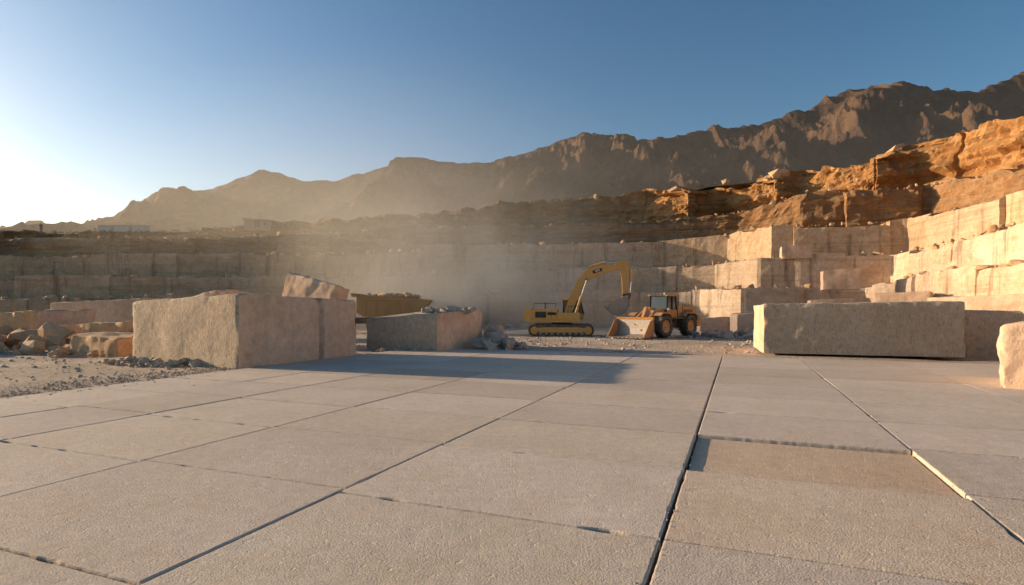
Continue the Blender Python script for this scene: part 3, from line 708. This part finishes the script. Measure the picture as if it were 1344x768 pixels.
for i in range(9): yy = -1.4 + i * .35; prism('bucket_tooth', [(4.5, .04), (4.78, .06), (4.5, .12)], yy - .05, yy + .05, STEEL, W, 0)

# ---------------------------------------------------------------- dump truck (faces -X local)
T = empty('dump_truck', (-9.8, 47.6, -.05), R(4))
prism('dump_body', [(-2.9, 1.7), (-2.9, 3.05), (-2.75, 3.2), (2.3, 2.85), (3.1, 2.75), (2.3, 1.75), (1.6, 1.35), (-2.3, 1.35)], -1.35, 1.35, BED, T, .05)
box('body_top_rail', -2.8, 2.2, -1.44, -1.352, 2.72, 2.84, BED, T, .02)
for xx in (-2.2, -1.3, -.4, .5, 1.4): box('body_rib', xx - .06, xx + .06, -1.43, -1.352, 1.5, 2.718, BED, T, .01)
prism('front_guard', [(-3.3, 3.0), (-2.7, 3.0), (-2.7, 3.25), (-3.35, 3.3)], -1.35, 1.35, BED, T, .02)
box('chassis', -4.6, 2.4, -.5, .5, .8, 1.3, DARK, T, .03)
for xx in (-4.2, .1, 1.75):
    for yy in (-1.1, 1.1): wheel('wheel', xx, yy, .75, .75, .55, T, YEL)
    rod('axle', (xx, -1.1, .75), (xx, 1.1, .75), .16, DARK, T)
prism('cab', [(-5.6, .8), (-5.6, 1.5), (-4.7, 1.65), (-4.5, 2.5), (-3.4, 2.5), (-3.4, .8)], -1.0, 1.0, YEL, T, .06)
prism('cab_window', [(-4.55, 1.75), (-4.4, 2.38), (-3.6, 2.38), (-3.6, 1.75)], -1.02, -1.003, GLASS, T, 0)
prism('windshield', [(-4.72, 1.72), (-4.55, 2.42), (-4.53, 2.42), (-4.70, 1.72)], -.85, .85, GLASS, T, 0)
Tl = rocks('body_load', [(rn.uniform(-2.4, 1.8), rn.uniform(-1, 1), 2.85 + rn.uniform(0, .3), rn.uniform(.3, .8)) for _ in range(60)], RUBO, 77); Tl.parent = T

# ---------------------------------------------------------------- worker standing on the far rim
def person(name, loc, rz):
    e = empty(name, loc, rz)
    J = {'pel': (0, 0, .95), 'chest': (0, 0, 1.3), 'neck': (0, 0, 1.48), 'head': (0, .01, 1.62), 'top': (0, 0, 1.74), 'ls': (-.2, 0, 1.42), 'le': (-.27, .03, 1.13), 'lh': (-.26, -.08, .88), 'rs': (.2, 0, 1.42), 're': (.28, .03, 1.13), 'rh': (.27, -.06, .88), 'lhip': (-.1, 0, .9), 'lk': (-.12, -.03, .5), 'lf': (-.13, 0, .08), 'lt': (-.14, -.16, .04), 'rhip': (.1, 0, .9), 'rk': (.13, -.02, .5), 'rf': (.15, .03, .08), 'rt': (.17, -.13, .04)}
    rad = {'pel': .15, 'chest': .16, 'neck': .06, 'head': .1, 'top': .08, 'ls': .08, 'le': .05, 'lh': .035, 'rs': .08, 're': .05, 'rh': .035, 'lhip': .1, 'lk': .065, 'lf': .045, 'lt': .04, 'rhip': .1, 'rk': .065, 'rf': .045, 'rt': .04}
    ed = [('pel', 'chest'), ('chest', 'neck'), ('neck', 'head'), ('head', 'top'), ('chest', 'ls'), ('ls', 'le'), ('le', 'lh'), ('chest', 'rs'), ('rs', 're'), ('re', 'rh'), ('pel', 'lhip'), ('lhip', 'lk'), ('lk', 'lf'), ('lf', 'lt'), ('pel', 'rhip'), ('rhip', 'rk'), ('rk', 'rf'), ('rf', 'rt')]
    ks = list(J); me = bpy.data.meshes.new('body'); me.from_pydata([J[k] for k in ks], [(ks.index(a), ks.index(b)) for a, b in ed], [])
    o = bpy.data.objects.new('body', me); scene.collection.objects.link(o); o.parent = e; me.materials.append(VEST)
    m = o.modifiers.new('skin', 'SKIN')
    for i, k in enumerate(ks):
        me.skin_vertices[0].data[i].radius = (rad[k], rad[k] * .85); me.skin_vertices[0].data[i].use_root = (k == 'pel')
    o.modifiers.new('sub', 'SUBSURF').levels = 1
    box('hard_hat', -.12, .12, -.14, .12, 1.68, 1.8, WHITE, e, .05)
person('worker', (rimpt(50, 101), 101.6, 15.5), R(20))

# ---------------------------------------------------------------- dust and haze volumes
def volume_box(name, x0, x1, y0, y1, z0, z1, dens, col, aniso, noise_sc=None, thr=(.4, .7), ball=False, soft=False):
    bm = bmesh.new()
    if ball: bmesh.ops.create_icosphere(bm, subdivisions=4, radius=1)
    else: bmesh.ops.create_cube(bm, size=2)
    me = bpy.data.meshes.new(name); bm.to_mesh(me); bm.free()
    o = bpy.data.objects.new(name, me); scene.collection.objects.link(o)
    o.location = ((x0 + x1) / 2, (y0 + y1) / 2, (z0 + z1) / 2); o.scale = ((x1 - x0) / 2, (y1 - y0) / 2, (z1 - z0) / 2)
    m = bpy.data.materials.new(name); m.use_nodes = True; nt = m.node_tree; nt.nodes.clear(); g = G(nt)
    out = nt.nodes.new('ShaderNodeOutputMaterial'); vs_ = nt.nodes.new('ShaderNodeVolumeScatter')
    vs_.inputs['Color'].default_value = (*col, 1); vs_.inputs['Anisotropy'].default_value = aniso
    nt.links.new(vs_.outputs[0], out.inputs['Volume'])
    if noise_sc or soft:
        oc = g.coord(); wp = g.geo()
        ln = g.n('ShaderNodeVectorMath', operation='LENGTH', inp={0: oc}).outputs['Value']
        fo = g.ramp(ln, [(0.0, 1.0), (.3, .75), (.65, .22), (1.0, 0.0)])
        if noise_sc:
            nz = g.ramp(g.noise(wp, noise_sc, 3, .6, dist=.5), [(thr[0], 0.0), (thr[1], 1.0)])
            fo = g.math('MULTIPLY', fo, nz)
        nt.links.new(g.math('MULTIPLY', fo, dens), vs_.inputs['Density'])
    else: vs_.inputs['Density'].default_value = dens
    me.materials.append(m); return o
volume_box('dust_cloud', -26, 15, 43.2, 63, -11, 16, .16, (1.0, .90, .74), .45, .11, (.24, .66), ball=True)
volume_box('dust_haze', -66, 30, 50, 112, -24, 38, .014, (1.0, .90, .76), .45, ball=True, soft=True)
volume_box('atmosphere_haze', -1100, 1900, 200, 1300, -10, 230, .00018, (.98, .92, .84), .4)

# ---------------------------------------------------------------- light, sky, camera
w = bpy.data.worlds.new('World'); scene.world = w; w.use_nodes = True; nt = w.node_tree; nt.nodes.clear()
sky = nt.nodes.new('ShaderNodeTexSky'); sky.sky_type = 'NISHITA'; sky.sun_disc = False
sky.sun_elevation = SUN_EL; sky.sun_rotation = math.atan2(SUN_AZ[0], SUN_AZ[1]); sky.altitude = 200; sky.air_density = 1.0; sky.dust_density = 1.3; sky.ozone_density = 2.2
gm = nt.nodes.new('ShaderNodeGamma'); gm.inputs[1].default_value = 1.2
hs = nt.nodes.new('ShaderNodeHueSaturation'); hs.inputs['Saturation'].default_value = 1.15; hs.inputs['Hue'].default_value = .492
bg = nt.nodes.new('ShaderNodeBackground'); bg.inputs[1].default_value = 0.12; ow = nt.nodes.new('ShaderNodeOutputWorld')
nt.links.new(sky.outputs[0], gm.inputs[0]); nt.links.new(gm.outputs[0], hs.inputs['Color']); nt.links.new(hs.outputs[0], bg.inputs[0]); nt.links.new(bg.outputs[0], ow.inputs[0])
sl = bpy.data.lights.new('sun', 'SUN'); sl.energy = 8.6; sl.angle = R(.5); sl.color = (1, .75, .49)
so = bpy.data.objects.new('sun', sl); scene.collection.objects.link(so)
d = Vector((SUN_AZ[0] * math.cos(SUN_EL), SUN_AZ[1] * math.cos(SUN_EL), math.sin(SUN_EL)))
so.rotation_euler = (-d).to_track_quat('-Z', 'Y').to_euler(); so.location = (-30, 10, 30)
cam = bpy.data.cameras.new('camera'); cam.lens = 20; cam.sensor_width = 36; cam.shift_y = 21 / 1344; cam.clip_end = 20000; cam.clip_start = .05
co = bpy.data.objects.new('camera', cam); scene.collection.objects.link(co); co.location = (0, 0, 2.0); co.rotation_euler = (R(90), 0, 0)
scene.camera = co
scene.view_settings.view_transform = 'Standard'; scene.view_settings.look = 'None'; scene.view_settings.exposure = 0
